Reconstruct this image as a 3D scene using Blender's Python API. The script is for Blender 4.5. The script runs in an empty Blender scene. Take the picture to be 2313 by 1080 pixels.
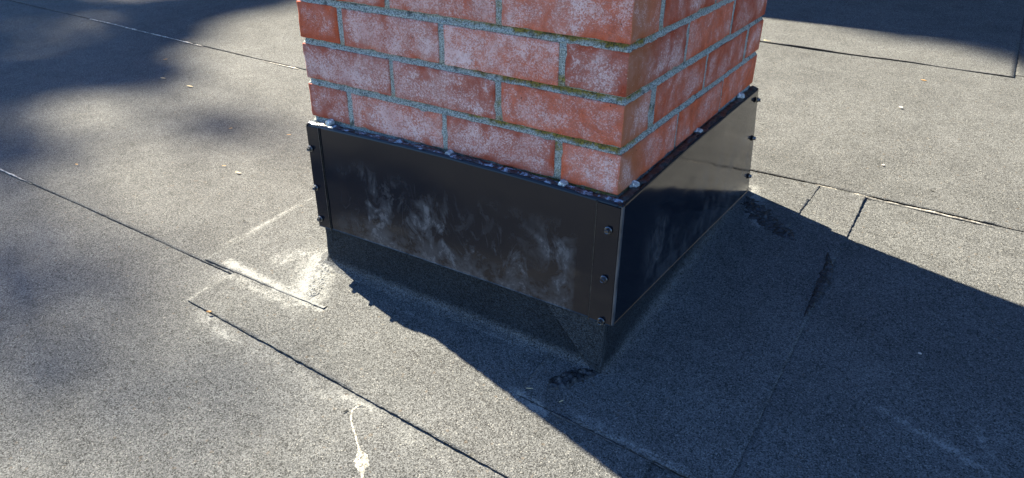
import bpy, bmesh, math, random
from mathutils import Vector, noise, Matrix
random.seed(7)
S = bpy.context.scene
COL = S.collection

# ------------------------------------------------------------------ camera
cam_d = bpy.data.cameras.new('camera'); cam = bpy.data.objects.new('camera', cam_d); COL.objects.link(cam)
cam.location = (0.41612, -0.96806, 0.41840)
cam.rotation_mode = 'XYZ'
cam.rotation_euler = (1.06438423, -0.00690946, 0.57341358)
cam_d.sensor_width = 36.0; cam_d.sensor_fit = 'HORIZONTAL'
cam_d.lens = 1587.42 / 2313 * 36
cam_d.clip_start = 0.02; cam_d.clip_end = 3000
S.camera = cam
S.render.resolution_x = 1024; S.render.resolution_y = 478

# ------------------------------------------------------------------ light
SUN_AZ = math.radians(-14.0)      # direction the shadows run (from +x)
SUN_EL = math.radians(49.0)
SD = Vector((-math.cos(SUN_AZ) * math.cos(SUN_EL), -math.sin(SUN_AZ) * math.cos(SUN_EL), math.sin(SUN_EL)))  # to the sun
w = bpy.data.worlds.new('World'); S.world = w; w.use_nodes = True
wn = w.node_tree; bgn = wn.nodes['Background']
sky = wn.nodes.new('ShaderNodeTexSky'); sky.sky_type = 'NISHITA'; sky.sun_disc = False
sky.sun_elevation = SUN_EL; sky.sun_rotation = math.atan2(SD.x, SD.y)
sky.air_density = 1.0; sky.dust_density = 0.0; sky.ozone_density = 9.0
wn.links.new(sky.outputs[0], bgn.inputs[0]); bgn.inputs[1].default_value = 0.062
ld = bpy.data.lights.new('sun', 'SUN'); ld.energy = 5.0; ld.angle = math.radians(0.53); ld.color = (1.0, 0.885, 0.67)
lo = bpy.data.objects.new('sun', ld); COL.objects.link(lo)
lo.rotation_euler = SD.to_track_quat('Z', 'Y').to_euler(); lo.location = (-6, 2, 9)
S.view_settings.view_transform = 'Standard'; S.view_settings.look = 'None'
S.view_settings.exposure = 2.24; S.view_settings.gamma = 1.0

# ------------------------------------------------------------------ helpers
def tag(o, label=None, cat=None, group=None, kind=None):
    if label: o['label'] = label
    if cat: o['category'] = cat
    if group: o['group'] = group
    if kind: o['kind'] = kind
    return o
def link(name, bm, mats, parent=None, smooth=False):
    me = bpy.data.meshes.new(name); bm.normal_update(); bm.to_mesh(me); bm.free()
    for m in (mats if isinstance(mats, (list, tuple)) else [mats]): me.materials.append(m)
    if smooth:
        for p in me.polygons: p.use_smooth = True
    o = bpy.data.objects.new(name, me); COL.objects.link(o)
    if parent: o.parent = parent
    return o
def empty(name, loc=(0, 0, 0)):
    o = bpy.data.objects.new(name, None); o.location = loc; COL.objects.link(o); o.empty_display_size = .1
    return o
def N(x, y=0, z=0, s=1.0): return noise.noise(Vector((x * s, y * s, z * s)))
def F(x, y=0, z=0, s=1.0, o=4): return noise.fractal(Vector((x * s, y * s, z * s)), 1.0, 2.0, o)
def smooth01(t): t = max(0., min(1., t)); return t * t * (3 - 2 * t)

class NT:
    def __init__(self, name):
        self.m = bpy.data.materials.new(name); self.m.use_nodes = True; self.t = self.m.node_tree
        self.b = self.t.nodes['Principled BSDF']; self.tc = self.n('ShaderNodeTexCoord')
    def n(self, ty, **k):
        x = self.t.nodes.new(ty)
        for a, v in k.items(): setattr(x, a, v)
        return x
    def l(self, a, b): self.t.links.new(a, b)
    def set(self, sock, v):
        if hasattr(v, 'links') or isinstance(v, bpy.types.NodeSocket): self.l(v, sock)
        else: sock.default_value = v
    def vec(self, scale):
        mp = self.n('ShaderNodeMapping'); mp.inputs['Scale'].default_value = scale
        self.l(self.tc.outputs['Object'], mp.inputs[0]); return mp.outputs[0]
    def noise(self, s, d=2, r=.5, v=None, dist=0):
        x = self.n('ShaderNodeTexNoise'); x.inputs['Scale'].default_value = s; x.inputs['Detail'].default_value = d
        x.inputs['Roughness'].default_value = r; x.inputs['Distortion'].default_value = dist
        self.l(v if v is not None else self.tc.outputs['Object'], x.inputs['Vector']); return x.outputs['Fac']
    def voro(self, s, out='Color', feat='F1', v=None):
        x = self.n('ShaderNodeTexVoronoi'); x.feature = feat; x.inputs['Scale'].default_value = s
        self.l(v if v is not None else self.tc.outputs['Object'], x.inputs['Vector']); return x.outputs[out]
    def math(self, op, a, b=0., c=0., clamp=False):
        x = self.n('ShaderNodeMath', operation=op, use_clamp=clamp)
        self.set(x.inputs[0], a); self.set(x.inputs[1], b)
        if op in ('MULTIPLY_ADD',): self.set(x.inputs[2], c)
        return x.outputs[0]
    def ramp(self, f, a, b, lo=0., hi=1.):
        x = self.n('ShaderNodeMapRange', clamp=True); self.set(x.inputs[0], f)
        x.inputs[1].default_value = a; x.inputs[2].default_value = b; x.inputs[3].default_value = lo; x.inputs[4].default_value = hi
        return x.outputs[0]
    def mix(self, f, a, b):
        x = self.n('ShaderNodeMix', data_type='RGBA'); self.set(x.inputs['Factor'], f)
        for s, v in (('A', a), ('B', b)):
            k = [i for i in x.inputs if i.name == s and i.type == 'RGBA'][0]
            self.set(k, (*v, 1) if isinstance(v, tuple) and len(v) == 3 else v)
        return [o for o in x.outputs if o.type == 'RGBA'][0]
    def attr(self, name):
        x = self.n('ShaderNodeAttribute'); x.attribute_name = name; return x
    def sep(self, v, k):
        x = self.n('ShaderNodeSeparateXYZ'); self.l(v, x.inputs[0]); return x.outputs[k]
    def bump(self, h, strength, dist, prev=None):
        x = self.n('ShaderNodeBump'); x.inputs['Strength'].default_value = strength; x.inputs['Distance'].default_value = dist
        self.l(h, x.inputs['Height'])
        if prev is not None: self.l(prev, x.inputs['Normal'])
        return x.outputs[0]
    def done(self, color=None, rough=None, normal=None, metal=None, spec=None, coat=None, sheen=None):
        for k, v in (('Base Color', color), ('Roughness', rough), ('Normal', normal), ('Metallic', metal), ('Specular IOR Level', spec), ('Coat Weight', coat)):
            if v is not None: self.set(self.b.inputs[k], (*v, 1) if isinstance(v, tuple) and len(v) == 3 else v)
        return self.m

# ------------------------------------------------------------------ materials
def make_felt(name, base=(.084, .088, .091), stainy=True, dark=1.0, rough_scale=1.0, spec=.12, picks=1.0):
    t = NT(name)
    g1 = t.sep(t.voro(520), 0); g2 = t.noise(330, 3, .75); g3 = t.noise(9, 4, .6); g4 = t.noise(1.4, 3, .55)
    grain = t.math('ADD', t.math('MULTIPLY', g1, .55), t.math('MULTIPLY', g2, .9))
    v = t.ramp(grain, .38, 1.05, .20 * dark, 1.9 * dark)
    v = t.math('MULTIPLY', v, t.ramp(g3, .3, .7, .88, 1.12))
    oi = t.n('ShaderNodeObjectInfo').outputs['Random']
    v = t.math('MULTIPLY', v, t.math('MULTIPLY', t.ramp(g4, .3, .7, .88, 1.12), t.ramp(oi, 0, 1, .94, 1.06)))
    v = t.math('MULTIPLY', v, t.ramp(t.noise(26, 4, .7, dist=1.), .36, .50, .86, 1.0))
    col = t.n('ShaderNodeMix', data_type='RGBA', blend_type='MULTIPLY')
    col.inputs['Factor'].default_value = 1
    A = [i for i in col.inputs if i.name == 'A' and i.type == 'RGBA'][0]; B = [i for i in col.inputs if i.name == 'B' and i.type == 'RGBA'][0]
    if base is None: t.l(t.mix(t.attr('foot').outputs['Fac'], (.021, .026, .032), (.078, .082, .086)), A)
    else: A.default_value = (*base, 1)
    t.l(v, B)
    c = [o for o in col.outputs if o.type == 'RGBA'][0]
    # coloured granules: a few rusty, a few white
    pick = t.sep(t.voro(560), 1)
    c = t.mix(t.ramp(pick, .975, .98, 0, .8 * picks), c, (.24, .24, .23))
    pick2 = t.sep(t.voro(210), 2)
    c = t.mix(t.ramp(pick2, .992, .995, 0, .35 * picks), c, (.12, .09, .06))
    if stainy:
        st = t.attr('stain').outputs['Fac']
        sp = t.ramp(t.math('ADD', t.math('ADD', t.noise(260, 3, .8), t.math('MULTIPLY', t.noise(45, 3, .6), .5)), t.math('MULTIPLY', st, .30)), .86, 1.02)
        c = t.mix(t.math('MULTIPLY', sp, t.ramp(st, .0, .5, 0, .75)), c, (.27, .28, .28))
        # faint dusty drying marks
        du = t.ramp(t.noise(5.5, 5, .65, dist=.6), .56, .72, 0, .30)
        c = t.mix(t.math('MULTIPLY', du, t.ramp(t.noise(150, 2, .6), .40, .62)), c, (.18, .185, .19))
    h = t.math('ADD', t.math('MULTIPLY', t.voro(430, 'Distance'), -.9), t.math('MULTIPLY', g2, 1.0))
    nb = t.bump(h, .85 * rough_scale, .0016)
    return t.done(c, .85, nb, spec=spec)
M_FELT = make_felt('mineral felt')
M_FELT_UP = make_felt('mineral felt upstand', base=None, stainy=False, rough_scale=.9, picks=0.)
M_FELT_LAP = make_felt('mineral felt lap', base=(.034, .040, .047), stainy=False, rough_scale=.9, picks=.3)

def bitumen(name, col, rough, sc=120, dist=.002):
    t = NT(name); h = t.noise(sc, 5, .75)
    c = t.mix(t.ramp(t.noise(70, 4, .7), .45, .62), tuple(x * .6 for x in col), tuple(min(1, x * 2.4) for x in col))
    return t.done(c, rough, t.bump(h, .9, dist), spec=.6)
M_BIT = bitumen('black bitumen', (.006, .006, .006), .7)
M_BITROUGH = bitumen('rough bitumen', (.018, .020, .023), .22, 190, .003)
M_PALEBEAD = bitumen('weathered bitumen bead', (.20, .19, .17), .5, 200, .001)
def bend_glint():
    t = NT('black coating with painted bend highlight'); return t.done(t.mix(t.ramp(t.noise(60, 4, .7, v=t.vec((1, 1, .3))), .35, .65), (.022, .026, .034), (.085, .095, .11)), .28, None, spec=.6)  # paler mottling paints the highlight along the rounded bend
def blackpaint():
    t = NT('black coated sheet metal')
    V = t.vec((1, 1, 1))
    big = t.noise(5.2, 4, .6, dist=.6); mid = t.noise(21, 5, .7, v=t.vec((1, 1, .8)), dist=.8)
    fine = t.noise(150, 3, .6, v=t.vec((1, 1, .6)))
    ox = t.sep(t.tc.outputs['Object'], 0); oy = t.sep(t.tc.outputs['Object'], 1)
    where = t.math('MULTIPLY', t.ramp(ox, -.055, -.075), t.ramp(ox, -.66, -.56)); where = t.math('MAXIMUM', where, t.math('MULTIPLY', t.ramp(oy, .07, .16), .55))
    zz = t.sep(t.tc.outputs['Object'], 2)
    low = t.ramp(zz, -.13, -.20, 0, 1)
    sm = t.math('MULTIPLY', t.ramp(big, .42, .56), t.ramp(mid, .45, .62))
    sm = t.math('MULTIPLY', sm, t.ramp(fine, .30, .62, .35, 1))
    sm = t.math('MULTIPLY', sm, low)
    # dusty band near the lower hem
    hem = t.math('MULTIPLY', t.ramp(zz, -.262, -.30), t.ramp(t.noise(30, 4, .7), .40, .60))
    sm = t.math('MAXIMUM', sm, t.math('MULTIPLY', hem, .55))
    scr = t.voro(34, 'Distance', 'DISTANCE_TO_EDGE', v=t.vec((1, 1, .3)))
    sw = t.ramp(t.noise(14, 5, .75, v=t.vec((1.2, 1.2, .75)), dist=.8), .52, .64)
    sw = t.math('MULTIPLY', t.math('MULTIPLY', sw, t.ramp(t.noise(3.3, 2, .5), .36, .54)), t.math('MULTIPLY', low, t.ramp(t.noise(160, 3, .7, v=t.vec((.5, .5, 1))), .35, .6, .3, 1)))
    sm = t.math('MAXIMUM', sm, t.math('MULTIPLY', sw, .6))
    line = t.ramp(t.voro(30, 'Distance', 'DISTANCE_TO_EDGE', v=t.vec((1.5, 1.5, .35))), .0, .012, 1, 0)
    line = t.math('MULTIPLY', line, t.math('MULTIPLY', t.ramp(t.noise(25, 2, .5), .56, .64), low))
    sm = t.math('MAXIMUM', sm, t.math('MULTIPLY', line, .5))
    sm = t.math('MULTIPLY', sm, where)
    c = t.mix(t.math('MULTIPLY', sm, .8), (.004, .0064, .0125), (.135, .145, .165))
    r = t.math('ADD', .10, t.math('MULTIPLY', sm, .33)); t.b.inputs['IOR'].default_value = 1.42
    warp = t.noise(3.5, 2, .5); nb = t.bump(warp, .4, .008)
    return t.done(c, r, t.bump(t.noise(700, 1, .5), .03, .0004, nb), spec=.5)
M_PAINT = blackpaint()
M_BENDGLINT = bend_glint()
def seal(name, col, rough, sc=90):
    t = NT(name); return t.done(t.mix(t.ramp(t.noise(130, 4, .7), .5, .64), col, tuple(min(1, x * 3 + .01) for x in col)), rough, t.bump(t.noise(sc, 4, .7), .8, .003), spec=.6)
M_SEAL = seal('black sealant', (.008, .009, .011), .30); t_ = NT('smeared sealant with painted sky sheen'); M_SEALF = t_.done(t_.mix(t_.ramp(t_.noise(75, 5, .75), .50, .60), (.015, .02, .03), (.24, .33, .45)), .22, t_.bump(t_.noise(160, 4, .7), .8, .003), spec=.6)  # pale blue patches paint the sky's reflection on the front bead
M_CAPSEAL = seal('grey sealant', (.30, .34, .38), .36, 230)
def metal(name, col, rough, m=1.0):
    t = NT(name); return t.done(t.mix(t.ramp(t.noise(400, 3, .6), .4, .6), col, tuple(x * .6 for x in col)), rough, None, metal=m)
M_SCREW = metal('dark zinc screw', (.16, .17, .19), .32)
M_EDGE = metal('painted edge highlight', (.16, .16, .17), .45)
M_RUBBER = metal('rubber washer', (.01, .01, .011), .6, 0.)

def brickmat():
    t = NT('red facing brick')
    e = t.attr('edge').outputs['Fac']; rn = t.attr('rnd').outputs['Fac']; ef = t.attr('effl').outputs['Fac']
    base = t.mix(rn, (.33, .056, .024), (.60, .125, .050))
    base = t.mix(t.ramp(t.noise(38, 4, .6), .35, .7, 0, .45), base, (.30, .055, .032))
    gr = t.n('ShaderNodeMix', data_type='RGBA', blend_type='MULTIPLY'); gr.inputs['Factor'].default_value = 1
    ga = [i for i in gr.inputs if i.name == 'A' and i.type == 'RGBA'][0]; gb = [i for i in gr.inputs if i.name == 'B' and i.type == 'RGBA'][0]
    t.l(base, ga); t.l(t.math('MULTIPLY', t.ramp(t.noise(520, 3, .85), .3, .7, .55, 1.35), t.ramp(t.noise(55, 3, .6), .3, .7, .85, 1.12)), gb); base = [o for o in gr.outputs if o.type == 'RGBA'][0]
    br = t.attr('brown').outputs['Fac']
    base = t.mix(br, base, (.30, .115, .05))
    blot = t.noise(16, 4, .62, dist=.5)
    m = t.math('ADD', t.math('ADD', t.ramp(blot, .34, .64, -.55, .40), t.math('MULTIPLY', ef, .62)), t.ramp(e, .002, .015, -.34, .0))
    hz = t.math('MULTIPLY', t.ramp(m, -.5, .35, 0, .46), t.ramp(t.noise(7, 3, .6), .3, .7, .3, 1))
    base = t.mix(hz, base, (.60, .40, .36))
    pit = t.ramp(t.voro(95, 'Distance'), .10, .16, 1, 0); pit = t.math('MULTIPLY', pit, t.ramp(t.noise(30, 2, .5), .56, .60)); base = t.mix(t.math('MULTIPLY', pit, .8), base, (.07, .03, .02))
    sp = t.math('ADD', t.math('ADD', t.math('MULTIPLY', t.noise(480, 3, .85), 1.0), t.math('MULTIPLY', t.sep(t.voro(380), 0), .22)), t.math('MULTIPLY', m, .27))
    mask = t.ramp(sp, .66, .84)
    mask = t.math('MULTIPLY', mask, t.ramp(m, -.25, .1))
    c = t.mix(t.math('MULTIPLY', mask, t.ramp(t.noise(9, 3, .6), .35, .65, .30, .66)), base, (.86, .72, .73))
    c = t.mix(t.ramp(t.noise(300, 2, .7), .70, .74), c, (.045, .03, .028))
    c = t.mix(t.ramp(t.noise(330, 1, .7, v=t.vec((1.1, .9, 1.3))), .72, .76, 0, .7), c, (.70, .55, .45))
    h = t.math('SUBTRACT', t.math('ADD', t.noise(330, 4, .7), t.math('MULTIPLY', mask, .4)), t.math('MULTIPLY', pit, .9))
    return t.done(c, .85, t.bump(h, .55, .0016), spec=.3)
M_BRICK = brickmat()
def mortarmat():
    t = NT('lime mortar')
    n1 = t.noise(420, 3, .75); b = t.noise(32, 4, .65)
    c = t.mix(t.ramp(n1, .38, .60), (.09, .10, .095), (.54, .59, .57))
    c = t.mix(t.ramp(t.noise(60, 4, .7), .56, .66, 0, .75), c, (.05, .055, .055))
    ms = t.attr('moss').outputs['Fac']
    mm = t.ramp(t.math('ADD', t.math('ADD', b, t.math('MULTIPLY', t.noise(150, 3, .7), .25)), t.math('MULTIPLY', ms, .62)), .82, 1.02)
    mossc = t.mix(t.ramp(t.noise(260, 3, .7), .35, .6), (.04, .035, .010), (.30, .225, .035))
    c = t.mix(t.math('MULTIPLY', mm, .92), c, mossc)
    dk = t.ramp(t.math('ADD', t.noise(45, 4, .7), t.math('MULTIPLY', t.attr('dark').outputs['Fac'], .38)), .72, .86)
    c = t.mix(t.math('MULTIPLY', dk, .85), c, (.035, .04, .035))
    return t.done(c, .95, t.bump(n1, .9, .003), spec=.2)
M_MORTAR = mortarmat()
def plain(name, col, rough=.8, var=.35, sc=8):
    t = NT(name); return t.done(t.mix(t.noise(sc, 4, .6), tuple(x * (1 - var) for x in col), tuple(x * (1 + var) for x in col)), rough, t.bump(t.noise(sc * 6, 4, .6), .4, .004))
M_LEAF = plain('dry leaf', (.42, .24, .09), .7, .4, 90)
M_STRAW = plain('straw', (.55, .45, .26), .7, .3, 120)
M_TWIG = plain('twig', (.22, .13, .08), .8, .3, 200)
M_CHIP = plain('pale chip', (.72, .66, .58), .8, .15, 200)
M_DRIP = plain('lime drip', (.23, .225, .21), .9, .55, 420)
M_BARK = plain('bark', (.12, .085, .06), .9, .3, 6)
M_FOL = plain('foliage', (.055, .085, .03), .6, .4, 3)
M_WALL = plain('render wall', (.16, .15, .135), .9, .1, 4)
M_TILE = plain('roof slates', (.06, .06, .065), .7, .3, 5)
M_GRASS = plain('lawn', (.05, .09, .03), .95, .35, 2)
M_CONC = plain('concrete', (.30, .29, .27), .9, .2, 20)
def glassm():
    t = NT('window glass'); return t.done((.02, .025, .03), .06, None, spec=.6)
M_GLASS = glassm()

# ------------------------------------------------------------------ roof surface
def H(x, y):
    u = .0016 * N(x, y, 3.1, 1.6) + .0010 * N(x, y, 9.4, 4.5)
    return -.44 + .08 * y + u * 2
CAPS = [  # pale lime stains: x1,y1,x2,y2,half width,strength
    (-.93, -.125, -.60, -.140, .012, 1.0), (-.90, -.155, -.66, -.165, .016, .55), (-.74, -.015, -.66, -.12, .045, .95),
    (-.78, .0, -.82, -.05, .04, .55), (-.885, -.262, -.905, -.13, .010, .75), (-1.0, -.08, -.985, .20, .006, .9), (-.985, .20, -.97, .5, .005, .6),
    (-.82, -.285, -.68, -.30, .015, .7), (-.62, -.30, -.38, -.315, .018, .45), (-.38, -.30, -.20, -.315, .010, .7), (-.16, -.315, -.10, -.33, .010, .4),
    (-.44, -.29, -.435, -.33, .006, .7), (-.11, -.135, -.04, -.15, .012, .9), (.10, .66, .03, .80, .03, .8), (.13, .74, .28, .71, .02, .3),
    (.02, -.130, .22, -.146, .010, .55), (.45, .16, .62, .10, .012, .6), (.62, .13, .60, .20, .008, .6), (.44, .25, .50, .22, .03, .3),
    (-.50, -.05, -.30, -.065, .006, .5), (.60, .30, .66, .36, .006, .3), (.35, .42, .60, .35, .004, .35)]
def stain(x, y):
    s = 0
    for x1, y1, x2, y2, wd, k in CAPS:
        dx, dy = x2 - x1, y2 - y1; t = max(0, min(1, ((x - x1) * dx + (y - y1) * dy) / (dx * dx + dy * dy + 1e-9)))
        d = math.hypot(x - x1 - t * dx, y - y1 - t * dy)
        s = max(s, k * math.exp(-(d / wd) ** 2 * .8))
    return s
def axis(lo, hi, flo, fhi, fs):
    out = [lo]; v = lo
    while v < hi - 1e-6:
        d = 0 if flo <= v <= fhi else min(abs(v - flo), abs(v - fhi))
        st = fs + d * .35
        if v < flo: st = min(st, max(fs, flo - v))
        v = min(hi, v + st); out.append(v)
    return out
def sheet(name, poly, lvl, label, fs=.0125, edge=.0016, lift=.0015, seed=0, skirt=.007, fade=None, fine=(-1.2, .8, -.5, 1.05)):
    """a sheet of roofing felt: gridded, clipped to a convex outline, ragged rim, undercut edge"""
    xs = [p[0] for p in poly]; ys = [p[1] for p in poly]
    X = axis(min(xs), max(xs), fine[0], fine[1], fs); Y = axis(min(ys), max(ys), fine[2], fine[3], fs)
    bm = bmesh.new(); g = [[bm.verts.new((x, y, 0)) for x in X] for y in Y]
    for j in range(len(Y) - 1):
        for i in range(len(X) - 1): bm.faces.new((g[j][i], g[j][i + 1], g[j + 1][i + 1], g[j + 1][i]))
    n = len(poly)
    for k in range(n):
        a = Vector((*poly[k], 0)); b = Vector((*poly[(k + 1) % n], 0)); d = b - a
        bmesh.ops.bisect_plane(bm, geom=bm.verts[:] + bm.edges[:] + bm.faces[:], plane_co=a, plane_no=Vector((d.y, -d.x, 0)).normalized(), clear_outer=True, dist=1e-5)
    be = [e for e in bm.edges if e.is_boundary and e.calc_length() < .2]
    if be: bmesh.ops.subdivide_edges(bm, edges=be, cuts=2, use_grid_fill=False)
    cen = Vector((sum(xs) / n, sum(ys) / n, 0))
    def edged(p):
        m = 9
        for k in range(n):
            a = poly[k]; b = poly[(k + 1) % n]; dx, dy = b[0] - a[0], b[1] - a[1]; L = math.hypot(dx, dy)
            m = min(m, ((p.y - a[1]) * dx - (p.x - a[0]) * dy) / L)
        return m
    for v in bm.verts:
        x, y = v.co.x, v.co.y; d = max(0, edged(v.co))
        z = H(x, y) + lvl
        l = lift * (.5 + 1.0 * N(x, y, seed, 4)) * math.exp(-d / .02)
        if lift: z += max(l, -.0008) + .0022 * max(0, N(x, y, seed + 3, 2.2) - .25) * math.exp(-d / .03) * (lift > 0) - (.45 * T * max(0, min(1, 3 * (N(x, y, seed + 9, 5.5) - .05))) * math.exp(-d / .008))
        if fade: z -= fade(x, y)
        if v.is_boundary:
            v.co.x += edge * F(x, y, seed, 60); v.co.y += edge * F(x, y, seed + 7, 60)
        v.co.z = z
    sl = bm.verts.layers.float.new('stain')
    for v in bm.verts: v[sl] = stain(v.co.x, v.co.y)
    for f in bm.faces: f.smooth = True
    r = bmesh.ops.extrude_edge_only(bm, edges=[e for e in bm.edges if e.is_boundary])
    nv = [q for q in r['geom'] if isinstance(q, bmesh.types.BMVert)]
    for q in nv:
        dr = (Vector((cen.x, cen.y, 0)) - Vector((q.co.x, q.co.y, 0)))
        # undercut towards the inside
        p = q.co.copy(); best = None
        for k in range(n):
            a = poly[k]; b = poly[(k + 1) % n]; dx, dy = b[0] - a[0], b[1] - a[1]; L = math.hypot(dx, dy)
            dd = abs(((p.y - a[1]) * dx - (p.x - a[0]) * dy) / L)
            if best is None or dd < best[0]: best = (dd, Vector((-dy / L, dx / L, 0)))
        q.co += best[1] * .0025; q.co.z -= skirt
    for f in [q for q in r['geom'] if isinstance(q, bmesh.types.BMFace)]: f.material_index = 1; f.smooth = False
    o = link(name, bm, [M_FELT, M_BIT])
    return tag(o, label, kind='structure')

T = .0027
BIG = 12
sheet('roof', [(-9, -7), (7, -7), (7, 9), (-9, 9)], 0, 'flat roof of grey mineral felt, lowest sheet in the foreground', fs=.02, lift=0, edge=0, skirt=.25, seed=1, fine=(-1.6, .9, -.8, .2))
sheet('roof_sheet', [(-9, -.115), (-1.97, -.148), (7, -.166), (7, 9), (-9, 9)], T, 'roof felt sheet that carries the chimney', seed=2, lift=.001, fine=(-2.0, .8, -.2, .2))
sheet('roof_sheet', [(-9, 1.08), (-4.3, .985), (-1.8, .925), (.01, .918), (7, .86), (7, 9), (-9, 9)], 2 * T, 'roof felt sheet behind the chimney', fs=.014, seed=3, lift=.0022, skirt=.006, fine=(-2.6, .9, .85, 1.1))
sheet('roof_sheet', [(-9, 2.22), (-.284, 2.047), (.582, 2.022), (.60, 9), (-9, 9)], 3 * T, 'roof felt sheet in the shade at the back', fs=.02, seed=4, lift=.004, skirt=.010, fine=(-.6, .7, 2.0, 2.3))
sheet('roof_sheet', [(.578, 2.06), (7, 1.93), (7, 9), (.60, 9)], 3 * T - .001, 'roof felt sheet at the back right', fs=.02, seed=5, lift=.002, fine=(.5, .9, 2.0, 2.6))
# felt pieces dressed round the chimney
sheet('roof_apron', [(-.885, -.268), (-.5, -.282), (-.1, -.296), (.17, -.306), (.163, .1), (-.86, .1)], 1.6 * T, 'front felt apron below the chimney', fs=.01, seed=6, lift=.0016, skirt=.0050)
sheet('roof_apron', [(-.985, -.1462), (-.592, -.1395), (-.600, .9), (-.97, .9)], 2.3 * T, 'left felt apron beside the chimney', fs=.01, seed=7, lift=.0012, fade=lambda x, y: (1.2 * T) * smooth01((x + .655) / .05) * smooth01((y + .134) / .012))
sheet('roof_apron', [(-.105, -.137), (.286, -.158), (.299, .913), (-.10, .90)], 2.5 * T, 'right felt apron in the chimney shadow', fs=.01, seed=8, lift=.0010, edge=.0022)
sheet('roof_apron', [(.02, .70), (.168, .655), (.186, .908), (-.05, .905)], 3.2 * T, 'small felt patch at the rear corner', fs=.01, seed=9, lift=.001, edge=.002)

# felt turned up the chimney: vertical face, fillet, foot
CX0, CX1, CY0, CY1 = -.708, 0., 0., .762
def ring_pts(off, rad, step=.012):
    pts = []
    x0, x1, y0, y1 = CX0 - off, CX1 + off, CY0 - off, CY1 + off
    cs = [(x0 + rad, y0 + rad, math.pi, 1.5 * math.pi), (x1 - rad, y0 + rad, 1.5 * math.pi, 2 * math.pi), (x1 - rad, y1 - rad, 0, .5 * math.pi), (x0 + rad, y1 - rad, .5 * math.pi, math.pi)]
    for k, (cx, cy, a0, a1) in enumerate(cs):
        for i in range(5):
            a = a0 + (a1 - a0) * i / 4; pts.append((cx + rad * math.cos(a), cy + rad * math.sin(a)))
        nx = cs[(k + 1) % 4]; ex = (nx[0] + rad * math.cos(nx[2]), nx[1] + rad * math.sin(nx[2])); sx = pts[-1]
        m = 64
        for i in range(1, m): pts.append((sx[0] + (ex[0] - sx[0]) * i / m, sx[1] + (ex[1] - sx[1]) * i / m))
    return pts
prof = [(.005, .19), (.005, .15), (.0055, .11), (.006, .075), (.007, .05), (.009, .036), (.013, .026), (.019, .0175), (.027, .0125), (.036, .0095), (.048, .0086), (.060, .0056)]
bm = bmesh.new(); rows = []; ft = bm.verts.layers.float.new('foot')
for off, hz in prof:
    row = []
    for (x, y) in ring_pts(off, .006 + off * .5):
        j = .0016 * F(x, y, hz, 30)
        nearf = math.exp(-min(math.hypot(x - cx, y - CY0) for cx in (CX0, CX1)) / .07); fr = 1 if y < CY0 else 0
        cdist = min(math.hypot(x - cx, y - cy) for cx in (CX0, CX1) for cy in (CY0, CY1))
        rough = math.exp(-cdist / .022) * (.5 if hz < .03 else .1)
        j2 = rough * .004 * F(x, y, hz, 90)
        z = H(x, y) + hz + j + j2
        # tighter fillet along the front and at the corners
        sh = max(.55 * fr, .75 * nearf); tgt = off * (1 - sh) + .0055 * sh if off > .006 else off
        if hz < .05: z -= (hz - .0085) * sh * .55
        mvx = (x - max(CX0, min(CX1, x))); mvy = (y - max(CY0, min(CY1, y))); mm_ = math.hypot(mvx, mvy)
        if mm_ > 1e-6: x -= mvx * (1 - tgt / off); y -= mvy * (1 - tgt / off)
        dx = -1 if x < CX0 else (1 if x > CX1 else 0); dy = -1 if y < CY0 else (1 if y > CY1 else 0)
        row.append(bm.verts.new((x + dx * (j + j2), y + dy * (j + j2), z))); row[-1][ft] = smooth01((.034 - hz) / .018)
    rows.append(row)
for a, b in zip(rows, rows[1:]):
    n = len(a)
    for i in range(n): bm.faces.new((a[i], b[i], b[(i + 1) % n], a[(i + 1) % n]))
for f in bm.faces: f.normal_flip()
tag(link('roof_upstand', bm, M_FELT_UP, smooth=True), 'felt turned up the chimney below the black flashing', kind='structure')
# the lapped corner piece with its diagonal edge
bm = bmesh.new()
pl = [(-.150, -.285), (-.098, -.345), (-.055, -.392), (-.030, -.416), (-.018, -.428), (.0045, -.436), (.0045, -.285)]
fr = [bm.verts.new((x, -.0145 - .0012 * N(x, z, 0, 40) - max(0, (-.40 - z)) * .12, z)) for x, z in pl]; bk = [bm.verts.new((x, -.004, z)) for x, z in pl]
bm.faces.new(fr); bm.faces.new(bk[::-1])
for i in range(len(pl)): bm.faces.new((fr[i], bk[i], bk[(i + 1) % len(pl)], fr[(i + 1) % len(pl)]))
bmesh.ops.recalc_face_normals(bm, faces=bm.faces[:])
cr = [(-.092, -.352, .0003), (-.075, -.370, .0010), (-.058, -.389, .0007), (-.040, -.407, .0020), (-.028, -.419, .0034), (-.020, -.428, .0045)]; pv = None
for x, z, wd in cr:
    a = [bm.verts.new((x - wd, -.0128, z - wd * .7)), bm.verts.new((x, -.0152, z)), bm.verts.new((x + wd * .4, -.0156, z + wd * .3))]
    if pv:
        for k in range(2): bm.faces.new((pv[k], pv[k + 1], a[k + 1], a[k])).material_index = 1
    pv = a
tag(link('roof_upstand', bm, [M_FELT_LAP, M_BIT]), 'felt corner lap with a diagonal edge under the near flashing corner', kind='structure')

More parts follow.
